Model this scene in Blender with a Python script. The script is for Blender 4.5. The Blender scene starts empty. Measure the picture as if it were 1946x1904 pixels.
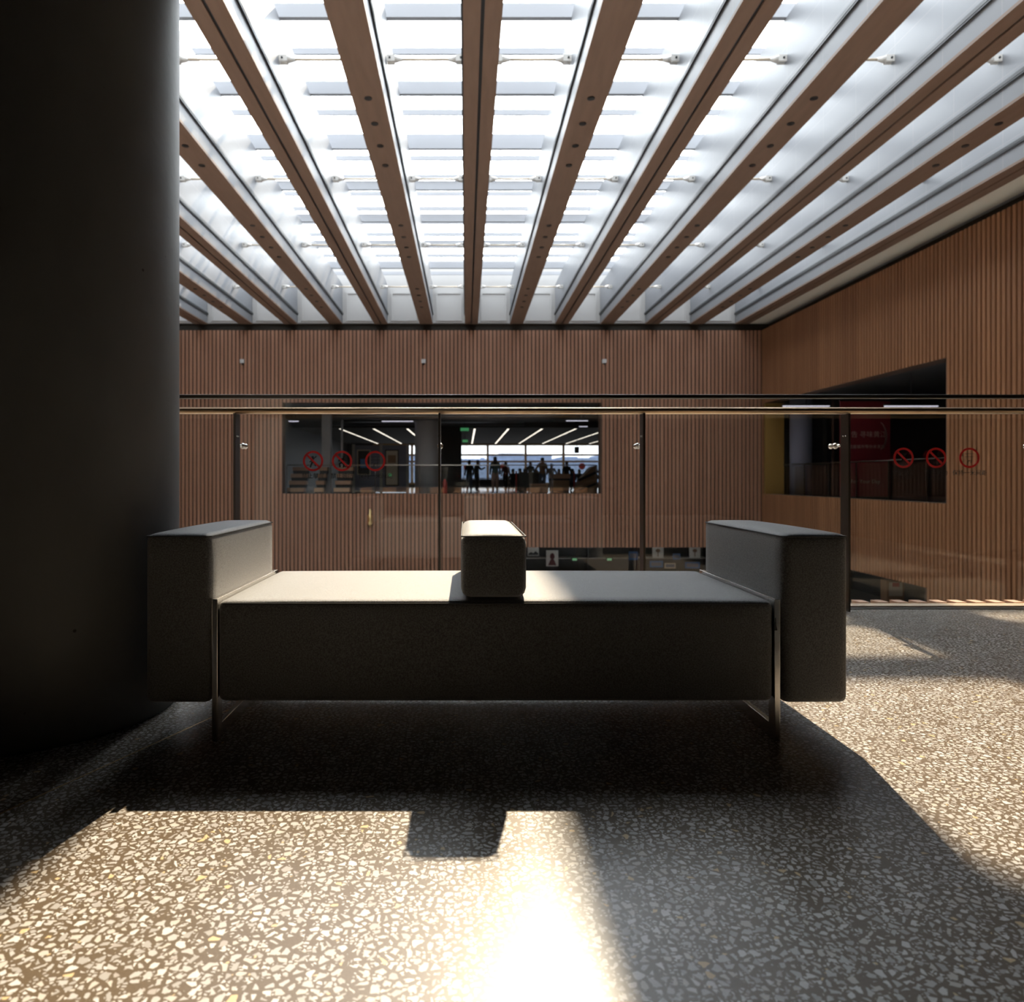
import bpy, bmesh, math, random
from mathutils import Vector, Matrix
random.seed(7)
C = bpy.context.scene.collection
SC = bpy.context.scene

# ------------------------------------------------------------------ camera, world, sun, exposure
F, CX, CY, H = 1350.0, 885.0, 908.0, 0.75          # focal length in pixels, vanishing point, eye height (1946 x 1904 frame)
cam = bpy.data.cameras.new('camera'); cam_o = bpy.data.objects.new('camera', cam); C.objects.link(cam_o)
cam_o.location = (0, 0, H); cam_o.rotation_euler = (math.pi/2, 0, 0)
cam.sensor_fit = 'HORIZONTAL'; cam.sensor_width = 36.0; cam.lens = F/1946*36
cam.shift_x = (973-CX)/1946; cam.shift_y = (CY-952)/1946
cam.clip_start = 0.05; cam.clip_end = 2000
cam.dof.use_dof = True; cam.dof.focus_distance = 2.25; cam.dof.aperture_fstop = 4.2
SC.camera = cam_o

SC.view_settings.view_transform = 'Standard'; SC.view_settings.look = 'None'
SC.view_settings.gamma = 1.0; SC.view_settings.use_curve_mapping = False
SC.view_settings.exposure = 0.0
SC.cycles.max_bounces = 10; SC.cycles.diffuse_bounces = 5; SC.cycles.transparent_max_bounces = 24
SC.cycles.sample_clamp_indirect = 6.0
SC.cycles.use_denoising = True

world = bpy.data.worlds.new('sky'); SC.world = world; world.use_nodes = True
wn, wl = world.node_tree.nodes, world.node_tree.links
wn.clear()
wo = wn.new('ShaderNodeOutputWorld'); bg = wn.new('ShaderNodeBackground')
tc = wn.new('ShaderNodeTexCoord'); sx = wn.new('ShaderNodeSeparateXYZ'); rp = wn.new('ShaderNodeValToRGB')
wl.new(tc.outputs['Generated'], sx.inputs[0]); wl.new(sx.outputs['Z'], rp.inputs[0])
rp.color_ramp.elements[0].position = 0.0; rp.color_ramp.elements[0].color = (.10, .11, .12, 1)
rp.color_ramp.elements[1].position = 0.9; rp.color_ramp.elements[1].color = (.84, .92, 1.0, 1)
e = rp.color_ramp.elements.new(0.01); e.color = (1.0, .97, .92, 1)
e = rp.color_ramp.elements.new(0.35); e.color = (.93, .965, 1.0, 1)
wl.new(rp.outputs[0], bg.inputs[0]); 
# the hazy sky is brighter around the sun
SUN_DIR = Vector((.187, 1.07, 1.0)).normalized()     # from the floor towards the sun
dt = wn.new('ShaderNodeVectorMath'); dt.operation = 'DOT_PRODUCT'; dt.inputs[1].default_value = SUN_DIR
wl.new(tc.outputs['Generated'], dt.inputs[0])
mr = wn.new('ShaderNodeMapRange'); mr.interpolation_type = 'SMOOTHSTEP'
mr.inputs[1].default_value = .55; mr.inputs[2].default_value = 1.0; mr.inputs[3].default_value = 5.5; mr.inputs[4].default_value = 17.0
wl.new(dt.outputs['Value'], mr.inputs[0]); wl.new(mr.outputs[0], bg.inputs[1])
wl.new(bg.outputs[0], wo.inputs[0])

sun = bpy.data.lights.new('sun', 'SUN'); sun.energy = 13.0; sun.angle = math.radians(0.6); sun.color = (1.0, .82, .60)
sun_o = bpy.data.objects.new('sun', sun); C.objects.link(sun_o)
sun_o.location = (3, 20, 20); sun_o.rotation_euler = SUN_DIR.to_track_quat('Z', 'Y').to_euler()

def px(x, y, d):                                      # a point seen at pixel (x, y) at distance d, only used to read sizes
    return ((x-CX)/F*d, d, H+(CY-y)/F*d)

# ------------------------------------------------------------------ materials
MATS = {}
def mat(name, col, rough=.6, metal=0., spec=.5, **kw):
    if name in MATS: return MATS[name]
    m = bpy.data.materials.new(name); m.use_nodes = True
    b = m.node_tree.nodes['Principled BSDF']
    b.inputs['Base Color'].default_value = (*col, 1); b.inputs['Roughness'].default_value = rough
    b.inputs['Metallic'].default_value = metal; b.inputs['Specular IOR Level'].default_value = spec
    for k, v in kw.items():
        b.inputs[k.replace('_', ' ')].default_value = v
    MATS[name] = m
    return m
def nodes(m): return m.node_tree.nodes, m.node_tree.links, m.node_tree.nodes['Principled BSDF']

def noise_mat(name, c0, c1, scale=(1, 1, 1), nscale=5., rough=.6, bump=0., bscale=40., metal=0., spec=.5, detail=4., lo=.3, hi=.7, **kw):
    if name in MATS: return MATS[name]
    m = mat(name, c0, rough, metal, spec, **kw); n, l, b = nodes(m)
    t = n.new('ShaderNodeTexCoord'); mp = n.new('ShaderNodeMapping'); mp.inputs['Scale'].default_value = scale
    l.new(t.outputs['Object'], mp.inputs[0])
    nz = n.new('ShaderNodeTexNoise'); nz.inputs['Scale'].default_value = nscale; nz.inputs['Detail'].default_value = detail
    l.new(mp.outputs[0], nz.inputs['Vector'])
    r = n.new('ShaderNodeValToRGB'); r.color_ramp.elements[0].color = (*c0, 1); r.color_ramp.elements[1].color = (*c1, 1)
    r.color_ramp.elements[0].position = lo; r.color_ramp.elements[1].position = hi
    l.new(nz.outputs[0], r.inputs[0]); l.new(r.outputs[0], b.inputs['Base Color'])
    if bump:
        nb = n.new('ShaderNodeTexNoise'); nb.inputs['Scale'].default_value = bscale; nb.inputs['Detail'].default_value = 3
        l.new(t.outputs['Object'], nb.inputs['Vector'])
        bp = n.new('ShaderNodeBump'); bp.inputs['Strength'].default_value = bump; bp.inputs['Distance'].default_value = .002
        l.new(nb.outputs[0], bp.inputs['Height']); l.new(bp.outputs[0], b.inputs['Normal'])
    return m

def glass_mat(name, tint=(.95, .97, .96), k=1.0, rough=0.0):
    if name in MATS: return MATS[name]
    m = bpy.data.materials.new(name); m.use_nodes = True
    n, l = m.node_tree.nodes, m.node_tree.links; n.clear()
    o = n.new('ShaderNodeOutputMaterial'); mx = n.new('ShaderNodeMixShader')
    tr = n.new('ShaderNodeBsdfTransparent'); tr.inputs[0].default_value = (*tint, 1)
    gl = n.new('ShaderNodeBsdfGlossy'); gl.inputs['Roughness'].default_value = rough
    # Schlick reflectance of a thin pane, the same from both sides
    g = n.new('ShaderNodeNewGeometry'); d = n.new('ShaderNodeVectorMath'); d.operation = 'DOT_PRODUCT'
    l.new(g.outputs['Normal'], d.inputs[0]); l.new(g.outputs['Incoming'], d.inputs[1])
    ab = n.new('ShaderNodeMath'); ab.operation = 'ABSOLUTE'; l.new(d.outputs['Value'], ab.inputs[0])
    su = n.new('ShaderNodeMath'); su.operation = 'SUBTRACT'; su.inputs[0].default_value = 1.0; l.new(ab.outputs[0], su.inputs[1])
    pw = n.new('ShaderNodeMath'); pw.operation = 'POWER'; l.new(su.outputs[0], pw.inputs[0]); pw.inputs[1].default_value = 5.0
    ma = n.new('ShaderNodeMath'); ma.operation = 'MULTIPLY_ADD'; l.new(pw.outputs[0], ma.inputs[0])
    ma.inputs[1].default_value = .95*k; ma.inputs[2].default_value = .045*k
    l.new(ma.outputs[0], mx.inputs[0])
    l.new(tr.outputs[0], mx.inputs[1]); l.new(gl.outputs[0], mx.inputs[2]); l.new(mx.outputs[0], o.inputs[0])
    MATS[name] = m
    return m

def emit_mat(name, col, s):
    if name in MATS: return MATS[name]
    m = mat(name, (.8, .8, .8), .5); b = nodes(m)[2]
    b.inputs['Emission Color'].default_value = (*col, 1); b.inputs['Emission Strength'].default_value = s
    return m

# terrazzo floor
def terrazzo():
    m = mat('terrazzo', (.2, .18, .16), .26, 0, .24); n, l, b = nodes(m)
    t = n.new('ShaderNodeTexCoord')
    def V(scale, feat):
        v = n.new('ShaderNodeTexVoronoi'); v.voronoi_dimensions = '2D'; v.feature = feat
        v.inputs['Scale'].default_value = scale; v.inputs['Randomness'].default_value = 1.0
        l.new(warp.outputs[0], v.inputs['Vector']); return v
    nzw = n.new('ShaderNodeTexNoise'); nzw.inputs['Scale'].default_value = 60; nzw.inputs['Detail'].default_value = 1
    l.new(t.outputs['Object'], nzw.inputs['Vector'])
    sc_ = n.new('ShaderNodeVectorMath'); sc_.operation = 'MULTIPLY_ADD'
    l.new(nzw.outputs['Color'], sc_.inputs[0]); sc_.inputs[1].default_value = (.006, .006, 0); l.new(t.outputs['Object'], sc_.inputs[2])
    warp = sc_
    def layer(scale, thr, keep):
        e_, c_ = V(scale, 'DISTANCE_TO_EDGE'), V(scale, 'F1')
        sp = n.new('ShaderNodeSeparateColor'); l.new(c_.outputs['Color'], sp.inputs[0])
        # per-chip threshold so the chips differ in size
        th = n.new('ShaderNodeMath'); th.operation = 'MULTIPLY_ADD'; l.new(sp.outputs[1], th.inputs[0]); th.inputs[1].default_value = .13; th.inputs[2].default_value = thr
        su = n.new('ShaderNodeMath'); su.operation = 'SUBTRACT'; l.new(e_.outputs['Distance'], su.inputs[0]); l.new(th.outputs[0], su.inputs[1])
        st = n.new('ShaderNodeMapRange'); l.new(su.outputs[0], st.inputs[0]); st.inputs[1].default_value = 0; st.inputs[2].default_value = .03
        kp = n.new('ShaderNodeMath'); kp.operation = 'LESS_THAN'; l.new(sp.outputs[0], kp.inputs[0]); kp.inputs[1].default_value = keep
        mu = n.new('ShaderNodeMath'); mu.operation = 'MULTIPLY'; l.new(st.outputs[0], mu.inputs[0]); l.new(kp.outputs[0], mu.inputs[1])
        ra = n.new('ShaderNodeValToRGB'); ra.color_ramp.interpolation = 'CONSTANT'
        cols = [(0, (.42, .41, .40)), (.35, (.55, .54, .53)), (.62, (.34, .325, .31)), (.80, (.46, .435, .40)), (.955, (.56, .43, .25)), (.975, (.35, .32, .30))]
        ra.color_ramp.elements[0].color = (*cols[0][1], 1)
        ra.color_ramp.elements[1].position = cols[1][0]; ra.color_ramp.elements[1].color = (*cols[1][1], 1)
        for p_, c2 in cols[2:]:
            q = ra.color_ramp.elements.new(p_); q.color = (*c2, 1)
        l.new(sp.outputs[2], ra.inputs[0])
        return mu, ra
    big, bigc = layer(58, .155, .92)
    sml, smlc = layer(125, .16, .5)
    nz = n.new('ShaderNodeTexNoise'); nz.inputs['Scale'].default_value = 220; l.new(t.outputs['Object'], nz.inputs['Vector'])
    base = n.new('ShaderNodeValToRGB'); base.color_ramp.elements[0].color = (.088, .064, .042, 1); base.color_ramp.elements[1].color = (.142, .106, .070, 1)
    l.new(nz.outputs[0], base.inputs[0])
    m1 = n.new('ShaderNodeMix'); m1.data_type = 'RGBA'; l.new(sml.outputs[0], m1.inputs[0]); l.new(base.outputs[0], m1.inputs[6]); l.new(smlc.outputs[0], m1.inputs[7])
    m2 = n.new('ShaderNodeMix'); m2.data_type = 'RGBA'; l.new(big.outputs[0], m2.inputs[0]); l.new(m1.outputs[2], m2.inputs[6]); l.new(bigc.outputs[0], m2.inputs[7])
    l.new(m2.outputs[2], b.inputs['Base Color'])
    n2 = n.new('ShaderNodeTexNoise'); n2.inputs['Scale'].default_value = 3; n2.inputs['Detail'].default_value = 5; l.new(t.outputs['Object'], n2.inputs['Vector'])
    r2 = n.new('ShaderNodeMapRange'); r2.inputs[3].default_value = .25; r2.inputs[4].default_value = .36; l.new(n2.outputs[0], r2.inputs[0]); l.new(r2.outputs[0], b.inputs['Roughness'])
    return m
terrazzo()

# woven fabric: dark yarn with a pale sheen
def fabric():
    m = noise_mat('fabric', (.066, .068, .071), (.175, .178, .183), (1, 1, 1), 260, .55, .5, 900, 0, .4, 3, .35, .65)
    b = nodes(m)[2]
    b.inputs['Sheen Weight'].default_value = .5; b.inputs['Sheen Roughness'].default_value = .5; b.inputs['Sheen Tint'].default_value = (1, .97, .93, 1)
    return m
fabric()
mat('piping', (.05, .05, .05), .8)
mat('chrome', (.62, .60, .57), .22, 1)
mat('steel', (.42, .38, .33), .32, 1)
mat('bronze_metal', (.085, .075, .065), .38, 1)
mat('tan_metal', (.50, .37, .24), .5)
mat('rail_metal', (.60, .43, .28), .30, 1)
mat('handrail_wood', (.36, .23, .12), .38)
mat('brass', (.65, .47, .22), .3, 1)
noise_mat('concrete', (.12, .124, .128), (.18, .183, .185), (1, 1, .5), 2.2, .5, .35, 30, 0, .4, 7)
# column concrete gets small dark air holes
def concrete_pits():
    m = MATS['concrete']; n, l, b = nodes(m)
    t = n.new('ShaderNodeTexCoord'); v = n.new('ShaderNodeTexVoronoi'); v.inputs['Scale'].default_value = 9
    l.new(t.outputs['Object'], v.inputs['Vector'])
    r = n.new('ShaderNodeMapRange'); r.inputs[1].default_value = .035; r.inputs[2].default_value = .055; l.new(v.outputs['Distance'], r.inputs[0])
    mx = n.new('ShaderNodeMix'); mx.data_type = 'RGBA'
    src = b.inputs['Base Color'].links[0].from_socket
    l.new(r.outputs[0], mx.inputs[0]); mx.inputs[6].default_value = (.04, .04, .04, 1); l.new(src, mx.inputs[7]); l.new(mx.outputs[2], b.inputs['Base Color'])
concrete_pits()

def slat_wood(name, c0, c1, axis, pitch):
    m = mat(name, c0, .55, 0, .35); n, l, b = nodes(m)
    t = n.new('ShaderNodeTexCoord'); s = n.new('ShaderNodeSeparateXYZ'); l.new(t.outputs['Object'], s.inputs[0])
    dv = n.new('ShaderNodeMath'); dv.operation = 'DIVIDE'; l.new(s.outputs[axis], dv.inputs[0]); dv.inputs[1].default_value = pitch
    fl = n.new('ShaderNodeMath'); fl.operation = 'FLOOR'; l.new(dv.outputs[0], fl.inputs[0])
    wn_ = n.new('ShaderNodeTexWhiteNoise'); wn_.noise_dimensions = '1D'; l.new(fl.outputs[0], wn_.inputs['W'])
    # wider cladding panels (eight slats) with their own tone
    d8 = n.new('ShaderNodeMath'); d8.operation = 'DIVIDE'; l.new(fl.outputs[0], d8.inputs[0]); d8.inputs[1].default_value = 8
    f8 = n.new('ShaderNodeMath'); f8.operation = 'FLOOR'; l.new(d8.outputs[0], f8.inputs[0])
    w8 = n.new('ShaderNodeTexWhiteNoise'); w8.noise_dimensions = '1D'; l.new(f8.outputs[0], w8.inputs['W'])
    mp = n.new('ShaderNodeMapping'); mp.inputs['Scale'].default_value = (6, 6, .5); l.new(t.outputs['Object'], mp.inputs[0])
    nz = n.new('ShaderNodeTexNoise'); nz.inputs['Scale'].default_value = 2.0; nz.inputs['Detail'].default_value = 5; l.new(mp.outputs[0], nz.inputs['Vector'])
    a1 = n.new('ShaderNodeMath'); a1.operation = 'MULTIPLY_ADD'; l.new(wn_.outputs['Value'], a1.inputs[0]); a1.inputs[1].default_value = .35
    a2 = n.new('ShaderNodeMath'); a2.operation = 'MULTIPLY'; l.new(w8.outputs['Value'], a2.inputs[0]); a2.inputs[1].default_value = .25
    l.new(a2.outputs[0], a1.inputs[2])
    a3 = n.new('ShaderNodeMath'); a3.operation = 'MULTIPLY_ADD'; l.new(nz.outputs[0], a3.inputs[0]); a3.inputs[1].default_value = .4; l.new(a1.outputs[0], a3.inputs[2])
    r = n.new('ShaderNodeValToRGB'); r.color_ramp.elements[0].color = (*c0, 1); r.color_ramp.elements[1].color = (*c1, 1)
    r.color_ramp.elements[0].position = .1; r.color_ramp.elements[1].position = .9
    l.new(a3.outputs[0], r.inputs[0]); l.new(r.outputs[0], b.inputs['Base Color'])
    return m
slat_wood('slat_wood_back', (.22, .105, .062), (.34, .175, .11), 0, .156)
slat_wood('slat_wood_right', (.22, .10, .048), (.34, .165, .08), 1, .15)
mat('slat_gap', (.075, .04, .024), .8)
noise_mat('soffit_wood', (.185, .115, .08), (.215, .137, .098), (3, .4, 3), 3, .5, 0, 40, 0, .35)
def fin_white():
    m = mat('fin_white', (.20, .205, .22), .45, 0, .4); n, l, b = nodes(m)
    t = n.new('ShaderNodeTexCoord'); s = n.new('ShaderNodeSeparateXYZ'); l.new(t.outputs['Object'], s.inputs[0])
    def line(ax, p, w):
        d = n.new('ShaderNodeMath'); d.operation = 'DIVIDE'; l.new(s.outputs[ax], d.inputs[0]); d.inputs[1].default_value = p
        f = n.new('ShaderNodeMath'); f.operation = 'FRACT'; l.new(d.outputs[0], f.inputs[0])
        g = n.new('ShaderNodeMath'); g.operation = 'LESS_THAN'; l.new(f.outputs[0], g.inputs[0]); g.inputs[1].default_value = w/p
        return g
    a, b2 = line(1, 1.2, .012), line(2, .55, .012)
    mxm = n.new('ShaderNodeMath'); mxm.operation = 'MAXIMUM'; l.new(a.outputs[0], mxm.inputs[0]); l.new(b2.outputs[0], mxm.inputs[1])
    mx = n.new('ShaderNodeMix'); mx.data_type = 'RGBA'; l.new(mxm.outputs[0], mx.inputs[0])
    mx.inputs[6].default_value = (.20, .205, .22, 1); mx.inputs[7].default_value = (.26, .25, .26, 1); l.new(mx.outputs[2], b.inputs['Base Color'])
    return m
fin_white()
mat('white_steel', (.30, .31, .335), .5, 0, .2)
mat('warm_white_steel', (.36, .31, .25), .45)
mat('rod_white', (.62, .60, .57), .45); mat('rod_warm', (.62, .52, .40), .45)
mat('white_wall', (.40, .39, .385), .6)
mat('panel_white', (.74, .74, .73), .6)
mat('cream', (.72, .66, .55), .6)
mat('black', (.012, .012, .013), .5)
mat('black_gloss', (.012, .012, .014), .15)
mat('dark_track', (.016, .017, .019), .4)
mat('dark_recess', (.03, .026, .02), .8)
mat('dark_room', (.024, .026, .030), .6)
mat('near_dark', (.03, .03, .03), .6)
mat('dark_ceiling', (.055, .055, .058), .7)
mat('duct', (.10, .105, .12), .5)
mat('lower_floor', (.55, .52, .48), .35)
mat('far_floor', (.30, .29, .28), .12)
mat('sign_red', (.60, .012, .012), .5)
mat('sign_black', (.01, .01, .01), .6)
mat('banner_red', (.16, .008, .016), .6)
mat('pale_letter', (.42, .33, .28), .6)
mat('partition', (.16, .17, .23), .6)
mat('partition_frame', (.34, .33, .31), .5)
mat('poster_cream', (.55, .48, .38), .7)
mat('poster_white', (.62, .62, .60), .7)
mat('pale_column', (.34, .34, .36), .5)
mat('step_wood', (.42, .24, .15), .5)
mat('counter_wood', (.26, .15, .08), .5)
mat('yellow_wall', (.22, .125, .025), .6)
mat('red_paint', (.5, .03, .03), .4)
mat('lantern', (.9, .12, .12), .5)
mat('screen_blue', (.05, .16, .40), .4)
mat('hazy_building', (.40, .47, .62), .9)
mat('window_brown', (.36, .22, .10), .5)
mat('skin', (.45, .28, .2), .6); mat('hair', (.012, .01, .01), .5)
emit_mat('tube_light', (.85, .82, 1.0), .9)
emit_mat('strip_light', (1.0, .90, .78), 2.0)
emit_mat('exit_green', (.02, .5, .14), .35)
glass_mat('rail_glass', (.96, .968, .96), 1.0)
glass_mat('tinted_glass', (.46, .48, .51), .6)
glass_mat('pane_glass', (.96, .97, .97), .6)
def frosted():
    m = bpy.data.materials.new('frosted_fin'); m.use_nodes = True
    n, l = m.node_tree.nodes, m.node_tree.links; n.clear()
    o = n.new('ShaderNodeOutputMaterial'); mx = n.new('ShaderNodeMixShader'); mx.inputs[0].default_value = .42
    tr = n.new('ShaderNodeBsdfTransparent'); tr.inputs[0].default_value = (.95, .97, 1, 1)
    df = n.new('ShaderNodeBsdfDiffuse'); df.inputs[0].default_value = (.8, .84, .92, 1)
    l.new(tr.outputs[0], mx.inputs[1]); l.new(df.outputs[0], mx.inputs[2]); l.new(mx.outputs[0], o.inputs[0]); MATS['frosted_fin'] = m
frosted()

# ------------------------------------------------------------------ mesh helpers
class MB:
    def __init__(s): s.bm = bmesh.new()
    def box(s, x0, x1, y0, y1, z0, z1, mi=0):
        v = [s.bm.verts.new((x, y, z)) for z in (z0, z1) for y in (y0, y1) for x in (x0, x1)]
        for f in ((0, 2, 3, 1), (4, 5, 7, 6), (0, 1, 5, 4), (2, 6, 7, 3), (0, 4, 6, 2), (1, 3, 7, 5)):
            q = s.bm.faces.new([v[i] for i in f]); q.material_index = mi
        return s
    def cyl(s, p, q, r0, r1=None, n=16, caps=True, mi=0):
        p, q = Vector(p), Vector(q); r1 = r0 if r1 is None else r1
        d = (q-p).normalized(); u = d.orthogonal().normalized(); w = d.cross(u)
        A = [s.bm.verts.new(p+r0*(math.cos(2*math.pi*i/n)*u+math.sin(2*math.pi*i/n)*w)) for i in range(n)]
        B = [s.bm.verts.new(q+r1*(math.cos(2*math.pi*i/n)*u+math.sin(2*math.pi*i/n)*w)) for i in range(n)]
        for i in range(n):
            f = s.bm.faces.new((A[i], A[(i+1) % n], B[(i+1) % n], B[i])); f.smooth = True; f.material_index = mi
        if caps:
            s.bm.faces.new(A[::-1]).material_index = mi; s.bm.faces.new(B).material_index = mi
        return s
    def lathe(s, prof, c=(0, 0, 0), n=24, mi=0):         # prof: (r, z) list round the z axis
        rings = [[s.bm.verts.new((c[0]+r*math.cos(2*math.pi*i/n), c[1]+r*math.sin(2*math.pi*i/n), c[2]+z)) for i in range(n)] for r, z in prof]
        for a, b in zip(rings, rings[1:]):
            for i in range(n):
                f = s.bm.faces.new((a[i], a[(i+1) % n], b[(i+1) % n], b[i])); f.smooth = True; f.material_index = mi
        s.bm.faces.new(rings[0][::-1]); s.bm.faces.new(rings[-1])
        return s
    def sphere(s, c, r, n=16, sc=(1, 1, 1), mi=0):
        g = bmesh.ops.create_uvsphere(s.bm, u_segments=n, v_segments=max(6, n//2), radius=r)
        for v in g['verts']:
            v.co = Vector((v.co.x*sc[0], v.co.y*sc[1], v.co.z*sc[2]))+Vector(c)
            for f in v.link_faces: f.smooth = True; f.material_index = mi
        return s
    def prism(s, pts, a, b, axis='y', mi=0):             # polygon extruded along an axis
        def P(u, v, w): return {'y': (u, w, v), 'x': (w, u, v), 'z': (u, v, w)}[axis]
        A = [s.bm.verts.new(P(u, v, a)) for u, v in pts]; B = [s.bm.verts.new(P(u, v, b)) for u, v in pts]
        n = len(pts)
        s.bm.faces.new(A).material_index = mi; s.bm.faces.new(B[::-1]).material_index = mi
        for i in range(n):
            s.bm.faces.new((A[i], B[i], B[(i+1) % n], A[(i+1) % n])).material_index = mi
        return s
    def ring(s, cx, cz, y, r0, r1, t, n=40, mi=0):        # flat annulus facing -y
        for i in range(n):
            a, b = 2*math.pi*i/n, 2*math.pi*(i+1)/n
            pts = [(cx+r*math.cos(g), cz+r*math.sin(g)) for r, g in ((r0, a), (r1, a), (r1, b), (r0, b))]
            s.prism(pts, y-t, y, 'y', mi)
        return s
    def build(s, name, m, parent=None, bevel=0, seg=2):
        bmesh.ops.recalc_face_normals(s.bm, faces=s.bm.faces)
        me = bpy.data.meshes.new(name); s.bm.to_mesh(me); s.bm.free()
        for k in (m if isinstance(m, (list, tuple)) else [m]): me.materials.append(MATS[k] if isinstance(k, str) else k)
        o = bpy.data.objects.new(name, me); C.objects.link(o)
        if parent: o.parent = parent
        if bevel:
            b = o.modifiers.new('bevel', 'BEVEL'); b.width = bevel; b.segments = seg; b.limit_method = 'ANGLE'
        return o
def box(*a): return MB().box(*a)
def tag(o, label=None, cat=None, group=None, kind=None):
    for k, v in (('label', label), ('category', cat), ('group', group), ('kind', kind)):
        if v: o[k] = v
    return o
def thing(name, loc, label, cat, group=None, rz=0):
    o = bpy.data.objects.new(name, None); C.objects.link(o); o.location = loc; o.rotation_euler = (0, 0, rz); o.empty_display_size = .1
    return tag(o, label, cat, group)
def struct(name, mb, m, label=None, cat=None, bevel=0):
    return tag(mb.build(name, m, None, bevel), label, cat, None, 'structure')
def kids(o, allo): return [c for c in allo if c.parent == o]
def copy_tree(o, parent=None):
    c = o.copy(); C.objects.link(c)
    if parent: c.parent = parent
    for ch in list(o.children): copy_tree(ch, c)
    return c
ORD = ['first', 'second', 'third', 'fourth', 'fifth', 'sixth', 'seventh', 'eighth', 'ninth', 'tenth', 'eleventh', 'twelfth',
       'thirteenth', 'fourteenth', 'fifteenth', 'sixteenth', 'seventeenth', 'eighteenth', 'nineteenth', 'twentieth', 'twenty-first', 'twenty-second']

def slab_with_hole(axis, at, thick, a0, a1, z0, z1, holes, mb=None):
    """wall slab in the plane axis=at (thickness away from the hall), with rectangular holes (a0,a1,z0,z1)"""
    mb = mb or MB()
    xs = sorted({a0, a1, *[h[0] for h in holes], *[h[1] for h in holes]})
    zs = sorted({z0, z1, *[h[2] for h in holes], *[h[3] for h in holes]})
    for i in range(len(xs)-1):
        for j in range(len(zs)-1):
            mx, mz = (xs[i]+xs[i+1])/2, (zs[j]+zs[j+1])/2
            if any(h[0] < mx < h[1] and h[2] < mz < h[3] for h in holes): continue
            if not (a0 < mx < a1 and z0 < mz < z1): continue
            if axis == 'y': mb.box(xs[i], xs[i+1], at, at+thick, zs[j], zs[j+1], 1)
            else: mb.box(at, at+thick, xs[i], xs[i+1], zs[j], zs[j+1], 1)
    return mb
def slats(mb, axis, at, depth, pitch, width, a0, a1, z0, z1, holes):
    k = math.ceil(a0/pitch)
    while k*pitch+width < a1:
        s0, s1 = k*pitch+.02, k*pitch+.02+width; cuts = [(z0, z1)]
        for h in holes:
            if s1 > h[0] and s0 < h[1]:
                new = []
                for c0, c1 in cuts:
                    if h[2] > c0: new.append((c0, min(c1, h[2])))
                    if h[3] < c1: new.append((max(c0, h[3]), c1))
                cuts = [c for c in new if c[1]-c[0] > .01]
        for c0, c1 in cuts:
            if axis == 'y': mb.box(s0, s1, at-depth, at, c0, c1, 0)
            else: mb.box(at-depth, at, s0, s1, c0, c1, 0)
        k += 1
    return mb

# ------------------------------------------------------------------ the hall shell
YB, XR, XL, ZT, ZL = 28.5, 11.9, -14.5, 6.66, -5.2
FE = 4.05                                              # edge of the terrazzo floor
struct('floor', box(XL, XR-.02, -6, FE, -.35, 0), 'terrazzo', 'speckled grey terrazzo floor in front of the glass railing', 'floor')
struct('trim_1', box(-8.0, XR-.02, FE+.002, FE+.05, -.35, .004), 'bronze_metal', 'dark metal edge strip along the floor under the railing', 'trim')
sl = MB()
k = 0
while -7.9+k*.115 < XR-.2:
    sl.box(-7.9+k*.115, -7.9+k*.115+.062, FE+.165, FE+.25, -.6, .012); k += 1
sl.box(-8, XR-.02, FE+.05, FE+.165, -.6, -.06)
struct('trim_2', sl, 'step_wood', 'timber slat fascia ends showing behind the railing base', 'trim')
# thin metal joint in the terrazzo, running at a slant by the column
mb = MB()
p0, p1 = Vector((-1.9, -.65, 0)), Vector((-.40, 3.25, 0)); dd = (p1-p0).normalized(); nn = Vector((dd.y, -dd.x, 0))*.0022
va = [p0+nn, p1+nn, p1-nn, p0-nn]
mb.prism([(v.x, v.y) for v in va], -.01, .0006, 'z')
struct('trim_3', mb, 'brass', 'thin brass divider line set in the floor beside the column', 'trim')

back_holes = [(-7.35, 5.40, .117, 3.77), (1.2, XR+1, ZL-1, -2.04)]
mb = slab_with_hole('y', YB, .45, XL, XR+.45, ZL, ZT, back_holes)
slats(mb, 'y', YB, .045, .156, .098, XL, XR, ZL, ZT, back_holes)
struct('wall_back', mb, ['slat_wood_back', 'slat_gap'], 'far wall of vertical brown timber slats', 'wall')
right_holes = [(17.6, 28.35, .11, 3.72), (18.4, YB+1, ZL-1, -2.08)]
mb = slab_with_hole('x', XR, .45, -6, YB, ZL, ZT, right_holes)
slats(mb, 'x', XR, .045, .15, .088, -6, YB-.06, ZL, ZT, right_holes)
struct('wall_right', mb, ['slat_wood_right', 'slat_gap'], 'right wall of vertical brown timber slats', 'wall')
struct('wall_left', box(XL-.4, XL, -6.4, YB+.5, ZL, 9.6), 'slat_wood_right')
struct('wall_front', box(XL, XR+.4, -6.4, -6, ZL, 9.6), 'near_dark')
struct('shade_wall_left', box(-4.3, -4.0, -6, 3.2, 0, 4.4), 'near_dark')  # unseen dark partition, added to darken the foreground
struct('shade_wall_right', box(5.0, 5.3, -6, 2.2, 0, 4.4), 'near_dark')  # its unseen counterpart, added to keep side light off the foreground
struct('ceiling', box(XL, XR, -6, 5.3, 4.4, 4.7), 'near_dark')  # out of view; lowered, its edge set to cut light before the bench
struct('trim_4', box(XL, XR, 5.0, 5.3, 4.7, 9.6), 'white_wall')
struct('floor_lower', box(XL, 21, -6, 42, ZL-.3, ZL), 'lower_floor')
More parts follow.
